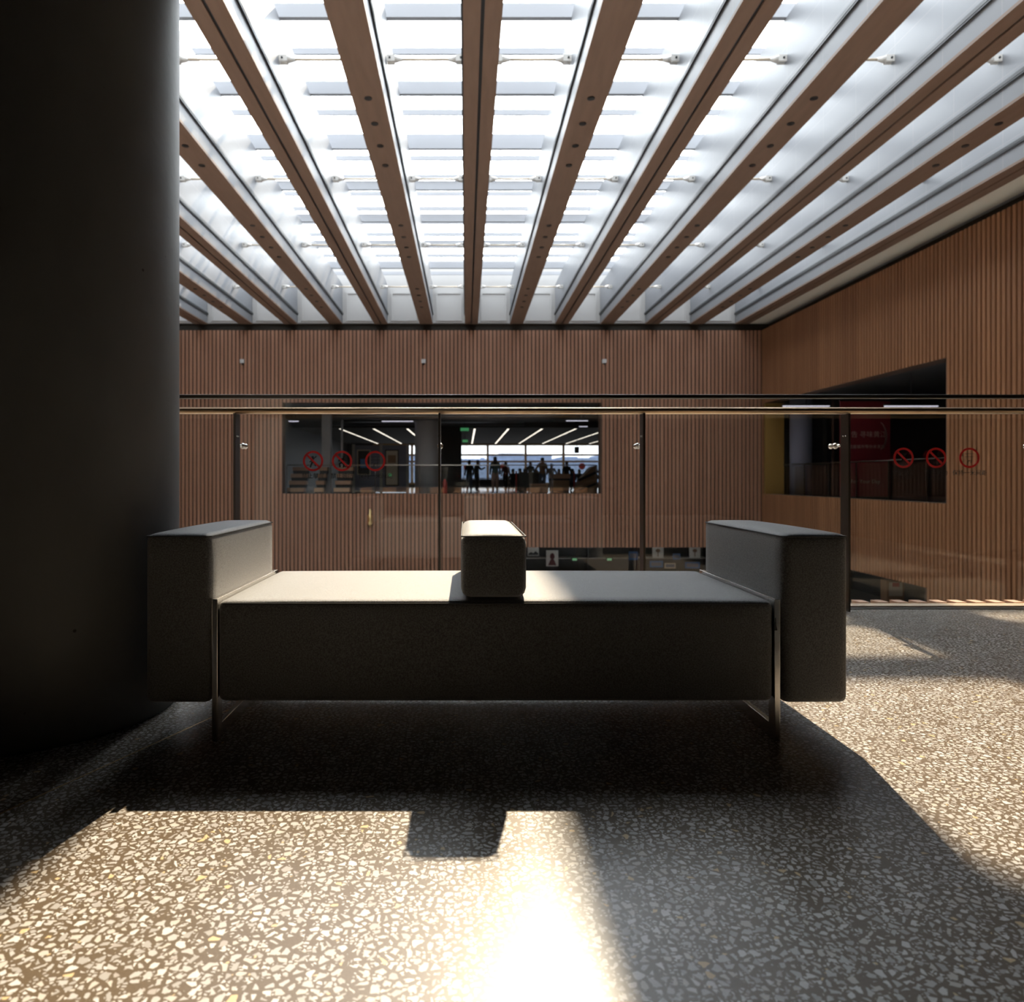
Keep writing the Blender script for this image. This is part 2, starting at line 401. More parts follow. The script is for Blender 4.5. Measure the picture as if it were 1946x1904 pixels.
# dark recess over the wall tops, then white upper walls
struct('trim_5', box(XL, XR+.8, YB+.46, YB+.8, ZT-.1, 7.02).box(XL, XR, YB+.1, YB+.46, ZT, ZT+.02), 'dark_recess')
struct('trim_6', box(XR+.46, XR+.8, 5.3, YB+.46, ZT-.1, 7.02).box(XR+.05, XR+.46, 5.3, YB, ZT, ZT+.02), 'dark_recess')
mb = box(XL, XR+.8, YB+.3, YB+.8, 7.02, 9.6)
for k in range(-8, 8):                                # shallow framed panels between the beams
    x0 = .49+1.82*k+.12; x1 = x0+1.06
    for a in ((x0, x1, 8.20, 8.27), (x0, x1, 7.10, 7.15), (x0, x0+.07, 7.15, 8.20), (x1-.07, x1, 7.15, 8.20)):
        mb.box(a[0], a[1], YB+.25, YB+.3, a[2], a[3])
struct('wall_back_upper', mb, 'white_wall', 'white panelled end wall above the slats', 'wall')
struct('wall_right_upper', box(XR+.25, XR+.7, 5.3, YB+.3, 7.02, 9.6), 'white_wall')
struct('trim_7', box(XR-.45, XR+.25, 5.3, YB+.25, 6.98, 7.06), 'cream', 'pale ledge strip above the right slat wall', 'trim')

struct('trim_9', box(XR+.005, XR+.75, 28.22, 28.345, .115, 3.715), 'yellow_wall', 'ochre jamb at the left of the right-hand opening', 'trim')

# ------------------------------------------------------------------ skylight roof
ZB, ZFT = 6.95, 8.55                                   # beam soffit, fin top
Y0, Y1 = 5.35, YB+.2
PER, BX, BW = 1.82, -.037, .527
def side_words(k):
    if k == 0: return 'straight above the middle of the bench'
    n = abs(k); s = 'right' if k > 0 else 'left'
    return f'{ORD[n-1]} to the {s} of the central beam'
YF = [5.75+5.85*i+.83*j for i in range(4) for j in range(4)]
for k in range(-8, 7):
    slot = k % 2 == 0
    nm = 'slotted' if slot else 'downlight'
    t = thing('roof_beam', (BX+PER*k, 0, ZB), f'brown-bottomed {nm} roof beam with white sides, {side_words(k)}', 'beam', 'roof beams under the skylight')
    if slot:
        box(0, BW/2-.025, Y0, Y1, 0, .05).box(BW/2+.025, BW, Y0, Y1, 0, .05).build('soffit', 'soffit_wood', t)
        box(BW/2-.025, BW/2+.025, Y0, Y1, .03, .05).build('slot_strip', 'black', t)
    else:
        box(0, BW, Y0, Y1, 0, .05).build('soffit', 'soffit_wood', t)
        for y in YF:
            MB().cyl((BW/2, y, -.012), (BW/2, y, .004), .062, .062, 20).build('downlight', 'black', t)
    box(.01, BW-.01, Y0, Y1, .05, ZFT-ZB).build('fin', 'fin_white', t)
    for s in (-1, 1):
        x0 = -.030 if s < 0 else BW-.01
        q = box(x0, x0+.04, Y0, Y1, .40, .46).box(x0+.006, x0+.034, Y0, Y1, .37, .40)
        q.build('lighting_track', 'dark_track', t)
n = 0
yw = 12.03-2.4*2
while yw < YB:
    o = box(XL, XR+.4, yw, yw+.10, ZFT+.003, ZFT+.24).build('purlin', 'white_steel')
    tag(o, f'broad white skylight purlin across the roof, {ORD[n]} row from the front', 'purlin', 'broad purlins under the roof glass'); n += 1
    yw += 2.4
n = 0
yn = 12.38
while yn < YB:
    o = box(XL, XR+.4, yn, yn+.045, ZFT+.26, ZFT+.38).build('glazing_bar', 'white_steel')
    tag(o, f'slim pale glazing bar under the roof glass, {ORD[n]} visible row', 'glazing bar', 'slim glazing bars'); n += 1
    yn += 1.13
struct('window_1', box(XL, XR+.4, Y0, YB+.3, 9.50, 9.515), 'pane_glass', 'skylight glass over the whole hall', 'window')
mb = MB()
for k in (1,):                                         # unseen roof panel, added to shade the right of the floor
    mb.box(BX+PER*k+BW, BX+PER*(k+1), 5.35, 10.55, 8.6, 8.66)
struct('roof_shade_panel', mb, 'white_wall', 'unseen white roof panel added between two fins to shade the floor', 'trim')
# tie rods with forked ends between neighbouring fins
def tie_rod(w):
    t = bpy.data.objects.new('tie_rod', None); C.objects.link(t)
    MB().cyl((.26, 0, 0), (w-.26, 0, 0), .022, n=10).build('rod', 'rod_warm', t)
    for a, s in ((0, 1), (w, -1)):
        f = MB().cyl((a+s*.27, 0, 0), (a+s*.13, 0, 0), .026, .062, 12)
        f.box(min(a+s*.005, a+s*.14), max(a+s*.005, a+s*.14), -.06, -.03, -.055, .055).box(min(a+s*.005, a+s*.14), max(a+s*.005, a+s*.14), .03, .06, -.055, .055)
        f.build('fork_end', 'rod_white', t)
        MB().cyl((a+s*.055, -.075, 0), (a+s*.055, .075, 0), .018, n=8).build('pin', 'dark_track', t)
    return t
src = tie_rod(PER-BW+.02)
first = True
rows = [7.26, 12.06, 16.88, 21.66, 26.4]
rown = ['out of frame row', 'nearest row', 'second row', 'third row', 'farthest row']
for r_, y in enumerate(rows):
    if r_ == 0: continue
    for k in range(-8, 6):
        o = src if first else copy_tree(src); first = False
        o.location = (BX+PER*k+BW-.01, y, 7.85)
        a = side_words(k) if k else 'the central beam'
        tag(o, f'white tie rod, {rown[r_]}, right of beam {a}' if k else f'white tie rod just right of the central roof beam, {rown[r_]}', 'tie rod', 'tie rods between the roof beams')

# ------------------------------------------------------------------ concrete column
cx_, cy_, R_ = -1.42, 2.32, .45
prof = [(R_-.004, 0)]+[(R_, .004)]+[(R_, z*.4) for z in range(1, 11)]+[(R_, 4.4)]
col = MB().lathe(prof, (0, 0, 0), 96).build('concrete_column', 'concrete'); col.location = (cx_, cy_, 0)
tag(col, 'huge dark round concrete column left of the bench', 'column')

# ------------------------------------------------------------------ bench
def soft_box(x0, x1, y0, y1, z0, z1, r=.018, puff=.006, nx=14, ny=14, nz=8, top_puff=None):
    """upholstered block: subdivided box with rounded edges and slightly swollen faces"""
    bm = bmesh.new()
    tp = puff if top_puff is None else top_puff
    def grid(n): return [i/n for i in range(n+1)]
    def ease(n, L):
        q = r/L
        s = {0, q*.3, q, 1-q, 1-q*.3, 1}
        s |= {q+(1-2*q)*i/n for i in range(n+1)}
        return sorted(s)
    U, V, W = ease(nx, x1-x0), ease(ny, y1-y0), ease(nz, z1-z0)
    cache = {}
    def vert(u, v, w):
        key = (round(u, 5), round(v, 5), round(w, 5))
        if key in cache: return cache[key]
        p = Vector((x0+(x1-x0)*u, y0+(y1-y0)*v, z0+(z1-z0)*w))
        lo = Vector((x0+r, y0+r, z0+r)); hi = Vector((x1-r, y1-r, z1-r))
        c = Vector([min(max(p[i], lo[i]), hi[i]) for i in range(3)])
        d = p-c
        if d.length > 1e-9:
            dn = d.normalized()
            p = c+dn*r
        s = lambda a: max(0, math.sin(math.pi*min(max(a, 0), 1)))**.55
        if w >= .999: p.z += tp*s(u)*s(v)
        if w <= .001: p.z -= puff*.5*s(u)*s(v)
        if v <= .001: p.y -= puff*s(u)*s(w)
        if v >= .999: p.y += puff*s(u)*s(w)
        if u <= .001: p.x -= puff*.6*s(v)*s(w)
        if u >= .999: p.x += puff*.6*s(v)*s(w)
        cache[key] = bm.verts.new(p); return cache[key]
    def face(A, B, f):
        for i in range(len(A)-1):
            for j in range(len(B)-1):
                vs = [vert(*f(A[i], B[j])), vert(*f(A[i+1], B[j])), vert(*f(A[i+1], B[j+1])), vert(*f(A[i], B[j+1]))]
                try:
                    q = bm.faces.new(vs); q.smooth = True
                except ValueError: pass
    face(U, V, lambda a, b: (a, b, 0)); face(U, V, lambda a, b: (a, b, 1))
    face(U, W, lambda a, b: (a, 0, b)); face(U, W, lambda a, b: (a, 1, b))
    face(V, W, lambda a, b: (0, a, b)); face(V, W, lambda a, b: (1, a, b))
    m = MB(); m.bm.free(); m.bm = bm
    return m
def tube_loop(pts, r, closed=True):
    m = MB(); n = len(pts)
    for i in range(n if closed else n-1):
        m.cyl(pts[i], pts[(i+1) % n], r, n=6, caps=False)
    return m
D0, D1 = 2.017, 2.68
bench = thing('upholstered_bench', (0, 0, 0), 'grey fabric two-seat bench with three block armrests and metal sled legs on the terrazzo', 'bench')
seat = soft_box(-.705, .876, D0, D1, .112, .400, .02, .004, 40, 18, 8, .010).build('seat_cushion', 'fabric', bench)
def rect_loop(x0, x1, y0, y1, z, ins):
    a = ins
    return [(x0+a, y0+.001, z), (x1-a, y0+.001, z), (x1-.001, y0+a, z), (x1-.001, y1-a, z), (x1-a, y1-.001, z), (x0+a, y1-.001, z), (x0+.001, y1-a, z), (x0+.001, y0+a, z)]
tube_loop([(-.690, D0+.003, .392), (.860, D0+.003, .392)], .0028, False).build('piping', 'piping', seat)
for x0, x1, z0 in ((-.911, -.725, .108), (-.013, .173, .408), (.900, 1.088, .108)):
    a = soft_box(x0, x1, D0, D1, z0, .590, .02 if z0 < .3 else .026, .003, 10, 16, 12, .006).build('armrest', 'fabric', bench)
    tube_loop(rect_loop(x0, x1, D0, D1, .583, .012), .0022).build('piping', 'piping', a)
for x0 in (-.7225, .8785):
    w = .0165
    f = box(x0, x0+w, D0+.004, D0+.044, 0, .405).box(x0, x0+w, D1-.048, D1-.008, 0, .405)
    f.box(x0, x0+w, D0+.044, D1-.048, 0, .044).box(x0, x0+w, D0+.044, D1-.048, .361, .405)
    f.build('sled_leg', 'chrome', bench, .0015)
box(.8768, .8782, D0+.05, D0+.10, .30, .36).build('fabric_tag', 'black', bench)
MB().prism([(.8772, .325), (.8800, .353), (.8812, .33), (.8835, .322), (.884, .3175), (.8772, .3175)], D0-.002, D0+.003, 'y').build('pull_tab', 'black', bench)

# ------------------------------------------------------------------ glass railing
rail = thing('glass_railing', (0, FE, 0), 'glass railing with metal posts and warm-toned handrail along the floor edge', 'railing')
GY = .10                                               # glass plane behind the floor edge
JP = 1.148
joints = [(837-CX)/F*(FE+GY)+JP*i for i in range(-6, 11)]
joints = [j for j in joints if -7.5 < j < XR-.3]
for a, b in zip(joints, joints[1:]):
    box(a+.004, b-.004, GY, GY+.012, .004, 1.215).build('glass_panel', 'rail_glass', rail)
box(joints[0], joints[-1], GY-.012, GY+.024, 1.213, 1.236).build('top_rail', 'bronze_metal', rail, .004)
MB().cyl((joints[0]-.1, -.045, 1.128), (joints[-1]+.1, -.045, 1.128), .0185, n=20).build('handrail', 'rail_metal', rail)
box(joints[0], joints[-1], GY-.045, GY+.04, -.30, .010).build('base_channel', 'tan_metal', rail)
for j in joints:
    # the post is a flat upright plate just this side of the glass joint
    p = box(j-.006, j+.006, -.075, .012, -.02, 1.112).build('post', 'bronze_metal', rail, .0015)
    MB().sphere((j, GY-.022, .935), .017, 16).cyl((j, .01, .935), (j, GY-.02, .935), .007, n=10).build('ball_clamp', 'chrome', p)
    MB().sphere((j, GY+.030, .935), .015, 14).build('clamp_cap', 'chrome', p)
    for dy, dz in ((-.02, .985), (-.045, .985)):
        MB().cyl((j-.009, dy, dz), (j+.009, dy, dz), .004, n=8).build('bolt', 'chrome', p)

# stickers on the glass
def text_obj(s, size, m, parent, loc, align='CENTER', name='caption', rz=0):
    cu = bpy.data.curves.new(name, 'FONT'); cu.body = s; cu.size = size; cu.align_x = align; cu.align_y = 'CENTER'; cu.extrude = .0004; cu.resolution_u = 3
    t = bpy.data.objects.new('tmp', cu); C.objects.link(t)
    dg = bpy.context.evaluated_depsgraph_get(); me = bpy.data.meshes.new_from_object(t.evaluated_get(dg))
    bpy.data.objects.remove(t); bpy.data.curves.remove(cu)
    me.transform(Matrix.Rotation(rz, 4, 'Z') @ Matrix.Rotation(math.pi/2, 4, 'X')); me.materials.clear(); me.materials.append(MATS[m])
    o = bpy.data.objects.new(name, me); C.objects.link(o); o.parent = parent; o.location = loc
    return o
def limb(m, pts, w):                                   # flat stroke of a pictogram
    for (x0, z0), (x1, z1) in zip(pts, pts[1:]):
        d = Vector((x1-x0, z1-z0)).normalized()*w/2; nx_, nz_ = -d.y, d.x
        m.prism([(x0+nx_-d.x, z0+nz_-d.y), (x1+nx_+d.x, z1+nz_+d.y), (x1-nx_+d.x, z1-nz_+d.y), (x0-nx_-d.x, z0-nz_-d.y)], -.0006, 0, 'y')
def disc(m, x, z, r):
    m.prism([(x+r*math.cos(2*math.pi*i/16), z+r*math.sin(2*math.pi*i/16)) for i in range(16)], -.0006, 0, 'y')
def sign(x, y, kind, caption, label):
    d = FE+GY-.0015
    X, _, Z = px(x, y, d)
    t = thing('prohibition_sign', (X, d, Z), label, 'sign', 'round red signs stuck on the glass railing')
    R = .0595
    m = MB().ring(0, 0, -.0008, R*.80, R, .0005)
    m.build('ring', 'sign_red', t)
    if kind != 'distance':
        q = MB(); limb2 = .70*R
        dx = limb2*.95
        q.prism([(-dx-.004, dx-.004), (-dx+.004, dx+.004), (dx+.004, -dx+.004), (dx-.004, -dx-.004)], -.0013, -.0008, 'y'); q.build('bar', 'sign_red', t)
    g = MB()
    if kind == 'climb':
        disc(g, -.002, .022, .007); limb(g, [(0, .012), (-.006, -.008), (-.015, -.034)], .009); limb(g, [(-.006, -.008), (.008, -.012), (.014, -.027)], .008); limb(g, [(0, .010), (.017, .026)], .006); limb(g, [(-.001, .010), (-.018, -.004)], .006)
    elif kind == 'run':
        disc(g, .012, .026, .0075); limb(g, [(.008, .014), (-.002, -.008)], .012); limb(g, [(-.002, -.008), (-.014, -.016), (-.012, -.032)], .008); limb(g, [(-.001, -.008), (.012, -.018), (.008, -.034)], .008); limb(g, [(.006, .012), (.022, .002)], .006); limb(g, [(.006, .012), (-.012, .012), (-.018, .002)], .006)
    else:
        limb(g, [(-.028, .024), (.028, .024)], .0015); limb(g, [(-.026, .006), (.026, .006)], .0015); limb(g, [(-.008, -.03), (-.006, -.016), (.004, -.018)], .003); limb(g, [(.01, -.03), (.012, -.012)], .003); limb(g, [(-.014, .024), (-.014, -.012)], .0012); limb(g, [(.014, .024), (.014, -.012)], .0012)
    g.build('pictogram', 'sign_black', t)
    text_obj(caption, .0335, 'sign_black', t, (0 if kind != 'distance' else .002, -.0006, -.089), name='caption')
sign(595, 876, 'climb', '禁止攀爬', 'red barred no-climbing sign on the left glass pane, leftmost')
sign(650, 876, 'run', '禁止拥挤', 'red barred sign on the left glass pane, between no-climbing sign and open red ring')
sign(713, 876, 'distance', '保持一米间距', 'open red ring sign on the left glass pane in front of the far posters')
sign(1717, 870, 'climb', '禁止攀爬', 'dim red barred sign on the right glass pane, nearest the thick post')
sign(1779, 870, 'run', '禁止跑动', 'dim red barred sign on the right glass pane, middle of its three')
sign(1842, 870, 'distance', '保持一米间距', 'open dim red ring sign on the right glass pane over the slats')

# ------------------------------------------------------------------ small things on the far wall
for x, w in ((461, 'above the leftmost post'), (805, 'above the opening'), (1148, 'right of the other two')):
    X, _, Z = px(x, 687, YB-.05)
    t = thing('wall_sensor', (X, YB-.045, Z), f'small white sensor box on the far slat wall, {w}', 'sensor', 'white sensor boxes on the far wall')
    box(-.085, .085, -.10, 0, -.07, .085).build('housing', 'white_wall', t, .012)
    MB().cyl((0, -.05, -.07), (0, -.05, -.13), .04, .03, 12).build('lens', 'dark_track', t)
X, _, Z = px(704, 985, YB-.05)
t = thing('wall_lantern', (X, YB-.045, Z), 'small brass fixture on the far slat wall above the left seat', 'wall fixture')
box(-.05, .05, -.03, 0, -.32, .32).build('backplate', 'brass', t); MB().lathe([(.03, -.3), (.11, -.2), (.11, .1), (.05, .18), (.03, .38)], (0, -.13, 0), 12).build('lamp_body', 'brass', t)

# ------------------------------------------------------------------ room seen through the far opening
RX0, RX1, RY1, RZ = -9.5, 16.0, 57.0, 3.85
struct('floor_far', box(RX0, RX1, YB+.45, RY1+.3, -.2, 0), 'far_floor', 'shiny floor of the far room', 'floor')
struct('ceiling_far', box(RX0, RX1, 39, RY1+.3, 3.5, 3.7).box(RX0, RX1, YB+.45, 39, RZ, RZ+.2).box(RX0, RX1, 38.9, 39, 3.5, RZ), 'dark_ceiling')
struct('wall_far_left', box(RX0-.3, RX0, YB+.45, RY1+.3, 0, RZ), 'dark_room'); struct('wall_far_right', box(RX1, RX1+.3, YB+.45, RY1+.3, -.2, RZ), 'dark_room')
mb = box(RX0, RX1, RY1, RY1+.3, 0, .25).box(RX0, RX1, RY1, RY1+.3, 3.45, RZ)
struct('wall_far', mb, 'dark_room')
mull = [1.77+3.04*i for i in range(-3, 5)]
for i, (a, b) in enumerate(zip(mull, mull[1:])):
    w = MB()
    for z0, z1 in ((.25, .33), (2.02, 2.10), (2.55, 2.63), (3.37, 3.45)): w.box(a, b, RY1-.02, RY1+.16, z0-.03, z1+.03)
    w.box(a-.09, a+.09, RY1-.04, RY1+.18, .25, 3.45)
    if i == 6: w.box(b-.09, b+.09, RY1, RY1+.14, .25, 3.45)
    o = struct(f'window_{i+2}', w, 'window_brown', f'tall far-room window, {ORD[i]} from the left', 'window')
    box(a+.06, b-.06, RY1+.06, RY1+.07, .33, 3.37).build('pane', 'tinted_glass', o)
struct('wall_far_end_left', box(RX0, mull[0], RY1, RY1+.3, .25, 3.45), 'dark_room'); struct('wall_far_end_right', box(mull[-1], RX1, RY1, RY1+.3, .25, 3.45), 'dark_room')
# city beyond the windows, its haze put into the pale blue colour
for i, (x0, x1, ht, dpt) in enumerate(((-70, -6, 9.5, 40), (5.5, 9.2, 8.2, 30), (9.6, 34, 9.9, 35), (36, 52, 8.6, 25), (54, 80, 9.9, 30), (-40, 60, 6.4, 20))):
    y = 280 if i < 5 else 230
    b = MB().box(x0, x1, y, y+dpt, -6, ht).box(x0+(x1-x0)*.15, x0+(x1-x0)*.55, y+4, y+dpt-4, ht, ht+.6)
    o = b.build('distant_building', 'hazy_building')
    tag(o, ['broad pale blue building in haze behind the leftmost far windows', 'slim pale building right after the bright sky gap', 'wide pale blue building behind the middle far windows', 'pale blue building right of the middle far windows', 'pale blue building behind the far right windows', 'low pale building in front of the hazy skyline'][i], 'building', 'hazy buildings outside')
# ceiling strips
for i in range(-4, 8):
    x = .5+1.87*i
    t = thing('linear_ceiling_light', (x, 39.3, 3.5), f'long thin ceiling light in the far room, {ORD[i+4]} from the left', 'ceiling light', 'thin ceiling lights of the far room')
    box(-.07, .07, 0, 17.4, -.03, 0).build('housing', 'dark_track', t)
    for s in range(6): box(-.05, .05, .1+s*2.9, 2.75+s*2.9, -.036, -.03).build('tube', 'strip_light', t)
# ducts and tubes under the near ceiling
for i, (x0, x1, y, z) in enumerate(((-8.5, -1, 30.6, 3.62), (-6, 5.2, 32.4, 3.50), (-2, 5.3, 34.5, 3.56), (-7, 3, 36.4, 3.52), (.5, 5.6, 30.2, 3.55))):
    o = MB().cyl((x0, y, z), (x1, y, z), .11, n=12).build('ceiling_duct', 'duct')
    tag(o, f'grey round duct under the dark ceiling of the far room, {ORD[i]} one', 'duct', 'ceiling ducts of the far room')
for i, (xa, xb, yy, d) in enumerate(((660, 757, 771, 31.0), (985, 1135, 771, 31.0), (548, 568, 800, 33.0), (725, 786, 800, 33.0), (1075, 1118, 799, 34.0), (1100, 1117, 810, 35.0))):
    X0, _, Z = px(xa, yy, d); X1 = px(xb, yy, d)[0]
    t = thing('tube_light', (X0, d, Z), ['long pale tube light at the top left of the far opening', 'long pale tube light at the top right of the far opening', 'short pale tube light at the left of the far ceiling', 'pale tube light left of the round far column', 'pale tube light at the right of the far ceiling', 'short tube light below the right ceiling tube'][i], 'tube light', 'tube lights of the far room')
    box(0, X1-X0, -.06, .06, 0, .05).build('housing', 'dark_track', t); box(.02, X1-X0-.02, -.045, .045, -.03, 0).build('tube', 'tube_light', t)
    box((X1-X0)*.3, (X1-X0)*.3+.01, -.005, .005, .05, max(.06, RZ-Z)).box((X1-X0)*.7, (X1-X0)*.7+.01, -.005, .005, .05, max(.06, RZ-Z)).build('hanger', 'dark_track', t)
# far columns
o = MB().lathe([(.57, 0), (.57, RZ)], (0, 0, 0), 40).build('round_column', 'pale_column'); o.location = (-1.79, 33, 0); tag(o, 'pale round column in the far room left of the windows', 'column')
o = box(-.2, .2, -.2, .2, 0, RZ).build('square_column', 'pale_column'); o.location = (-6.40, 32.75, 0); tag(o, 'slim pale square column in the far room beside the steps', 'column')
o = MB().cyl((0, 0, 0), (0, 0, RZ), .055, n=14).build('steel_pole', 'pale_column'); o.location = (-5.73, 32.9, 0); tag(o, 'thin pale pole in the far room behind the second sign', 'pole')
o = box(-.55, .55, -.3, .3, 0, RZ-.001).build('dark_pier', 'dark_room'); o.location = (-.77, 37.5, 0); tag(o, 'dark pier right of the round far column', 'pier')
# partition with posters
t = thing('partition_screen', (-4.24, 36, 0), 'blue-grey partition with pale frame posts left of the round far column', 'partition')
box(-1.44, 1.30, -.04, .04, .12, 2.40).build('panel', 'partition', t)
for x in (-1.44, -.04, 1.30): box(x-.07, x+.07, -.07, .07, 0, 2.45).build('frame_post', 'partition_frame', t)
box(-1.44, 1.30, -.06, .06, .03, .13).build('bottom_rail', 'partition_frame', t)
for x0, x1, z0, z1, lab, m2 in ((-1.20, -.62, .95, 2.12, 'framed poster with dark picture on the far partition, left one', 'black'), (.22, .80, .40, 2.12, 'framed cream poster on the far partition, right one', 'poster_cream')):
    t = thing('framed_poster', (-4.24+(x0+x1)/2, 35.94, z0), lab, 'poster', 'posters on the far partition'); w = (x1-x0)/2
    box(-w-.05, w+.05, -.03, .02, -.05, z1-z0+.05).build('frame', 'black' if m2 != 'black' else 'poster_cream', t)
    box(-w, w, -.04, -.03, 0, z1-z0).build('print', m2, t)
    if m2 == 'black': box(-w*.6, w*.6, -.045, -.04, .3, .75).build('picture', 'screen_blue', t)
    else:
        box(-w*.7, w*.7, -.045, -.04, 1.1, 1.5).build('text_block', 'counter_wood', t); MB().sphere((-.1, -.045, .5), .09, 10, (1, .1, 1)).build('emblem', 'exit_green', t)
# stepped timber seating
for i, (xa, xb, lab) in enumerate(((545, 578, 'stepped timber seating unit at the left end of the far opening'), (597, 613, 'narrow stepped timber unit left of the slim square column'), (634, 664, 'stepped timber unit right of the slim square column'))):
    X0, X1 = (xa-CX)/F*31, (xb-CX)/F*31
    t = thing('stepped_seating', ((X0+X1)/2, 31, 0), lab, 'seating steps', 'stepped timber seating in the far room'); w = (X1-X0)/2
    for s in range(4):
        box(-w, w, s*.35, s*.35+.42, .14+.31*s, .31+.31*s).build('step', 'step_wood', t)
        box(-w+.02, w-.02, s*.35+.03, s*.35+.42, .0+.31*s, .14+.31*s).build('riser', 'dark_room', t)
# green exit signs hanging
for i, (x, y, d, lab) in enumerate(((883, 816, 36, 'green hanging exit sign, upper one, right of the far column'), (884, 838, 45, 'green hanging exit sign, lower one, before the far windows'))):
    X, _, Z = px(x, y, d)
    t = thing('exit_sign', (X, d, Z), lab, 'exit sign', 'exit signs of the far room'); w = .24 if i == 0 else .2
    box(-w, w, -.03, .03, -.1, .1).build('housing', 'black', t); box(-w+.03, w-.03, -.034, -.03, -.08, .08).build('face', 'exit_green', t)
    zt = (RZ if d < 39 else 3.5)-Z
    box(-.01, .01, -.01, .01, .1, zt).build('rod', 'black', t)
X, _, Z = px(1096, 855, 50)
t = thing('hanging_speaker', (X, 50, Z), 'black upright box hanging in front of the far right windows', 'speaker')
box(-.15, .15, -.12, .12, -.22, .22).build('cabinet', 'black', t); box(-.015, .015, -.015, .015, .22, 3.5-Z).build('bracket', 'black', t)
# fire extinguisher
t = thing('fire_extinguisher', (-.97, 33, 0), 'red fire extinguisher standing beside the round far column', 'fire extinguisher')
MB().lathe([(.1, 0), (.11, .02), (.11, .55), (.05, .66), (.04, .7)], (0, 0, 0), 16).build('cylinder', 'red_paint', t); MB().cyl((0, 0, .7), (0, 0, .78), .03, n=8).box(-.02, .14, -.02, .02, .75, .78).build('valve', 'black', t)
# far railing inside the opening
def far_rail(name, loc, rz, L, label, m='brass'):
    t = thing(name, loc, label, 'railing', None, rz)
    MB().cyl((0, 0, 1.27), (L, 0, 1.27), .022, n=10).build('handrail', m, t)
    n_ = int(L/1.6)
    for i in range(n_+1): box(i*L/n_-.012, i*L/n_+.012, -.02, .02, 0, 1.25).build('post', 'bronze_metal', t)
    for i in range(n_): box(i*L/n_+.02, (i+1)*L/n_-.02, .03, .042, .05, 1.2).build('glass_panel', 'rail_glass', t)
far_rail('balcony_railing', (-7.33, YB+.62, .0), 0, 12.7, 'slim glass balcony railing inside the far opening', 'steel')
# furniture
t = thing('long_table', (1.3, 45, 0), 'long dark table before the far windows, behind the standing people', 'table')
box(-1.8, 2.3, -.4, .4, .68, .74).build('tabletop', 'counter_wood', t)
for x in (-1.7, 2.2):
    for y in (-.35, .35): box(x-.04, x+.04, y-.04, y+.04, 0, .68).build('leg', 'black', t)
box(-1.7, 2.2, -.02, .02, .3, .66).build('modesty_panel', 'black', t)
t = thing('high_sofa', (3.25, 36.5, 0), 'black high-backed sofa in the middle of the far room', 'sofa')
box(-.55, .55, -.4, .5, .08, .45).build('seat', 'black', t, .03); box(-.55, .55, -.55, -.38, .25, 1.05).build('backrest', 'black', t, .04)
for x in (-.6, .6): box(x-.08, x+.08, -.5, .5, .1, .65).build('armrest', 'black', t, .03)
for x in (-.5, .5):
    for y in (-.45, .45): box(x-.03, x+.03, y-.03, y+.03, 0, .09).build('leg', 'black', t)
t = thing('wooden_crate_bench', (3.55, 34.2, 0), 'low brown wooden box seat in front of the black sofa', 'bench')
box(-.45, .40, -.25, .25, .04, .42).build('body', 'counter_wood', t); box(-.47, .42, -.27, .27, .42, .46).build('top', 'step_wood', t); box(-.4, .35, -.2, .2, 0, .04).build('plinth', 'black', t)
t = thing('wooden_counter', (4.75, 37, 0), 'brown wooden counter right of the standing man in brown', 'counter')
box(-.35, .6, -.3, .3, .1, .62).build('body', 'counter_wood', t); box(-.4, .65, -.35, .35, .72, .95).build('top', 'step_wood', t); box(-.3, .55, -.25, .25, .62, .72).box(-.3, .55, -.25, .25, 0, .1).build('recess', 'black', t)
t = thing('wooden_stair', (5.95, 34.5, 0), 'slanting brown wooden stair side at the right end of the far opening', 'stair')
MB().prism([(-.62, .0), (.45, .0), (.45, 1.35), (.2, 1.30), (-.42, .62)], 0, .9, 'y').build('side_panel', 'counter_wood', t)
MB().prism([(-.50, .55), (.50, 1.0), (.50, 1.14), (-.50, .69)], -.05, 0, 'y').build('handrail', 'black', t); MB().prism([(-.62, .06), (.48, .45), (.48, .55), (-.62, .16)], -.05, 0, 'y').build('string_board', 'black', t)
t = thing('cabinet', (6.62, 33.0, 0), 'black cabinet at the far right edge of the far opening', 'cabinet')
box(-.28, .5, -.3, .4, .05, 1.3).build('body', 'black', t); box(-.3, .52, -.32, .42, 1.3, 1.34).build('top', 'dark_room', t); box(-.25, .47, -.25, .35, 0, .05).build('plinth', 'black', t); box(-.26, .48, -.32, -.3, .08, 1.27).build('door', 'dark_room', t)
for i, (x, d, lab) in enumerate(((868, 40, 'dark red post beside the leftmost seated person'), (981, 35.5, 'dark red post left of the black sofa'), (1091, 36, 'dark red post left of the slanting wooden stair'))):
    X = (x-CX)/F*d; t = thing('stanchion', (X, d, 0), lab, 'post', 'dark red posts of the far room')
    MB().cyl((0, 0, .02), (0, 0, 1.1), .035, n=10).build('pole', 'red_paint', t); MB().cyl((0, 0, 0), (0, 0, .03), .16, n=16).build('base', 'black', t)
for i, (x, y, r, lab) in enumerate(((886, 888, .2, 'round red lantern behind the leftmost standing person'), (955, 886, .2, 'round red lantern between two standing people'), (1106, 886, .24, 'round red lantern before the far right window'))):
    X, _, Z = px(x, y, 52); t = thing('round_lantern', (X, 52, Z), lab, 'lantern', 'red lanterns before the far windows')
    MB().sphere((0, 0, 0), r, 16).build('shade', 'lantern', t); MB().cyl((0, 0, r-.01), (0, 0, 3.5-Z), .008, n=6).build('cord', 'black', t)

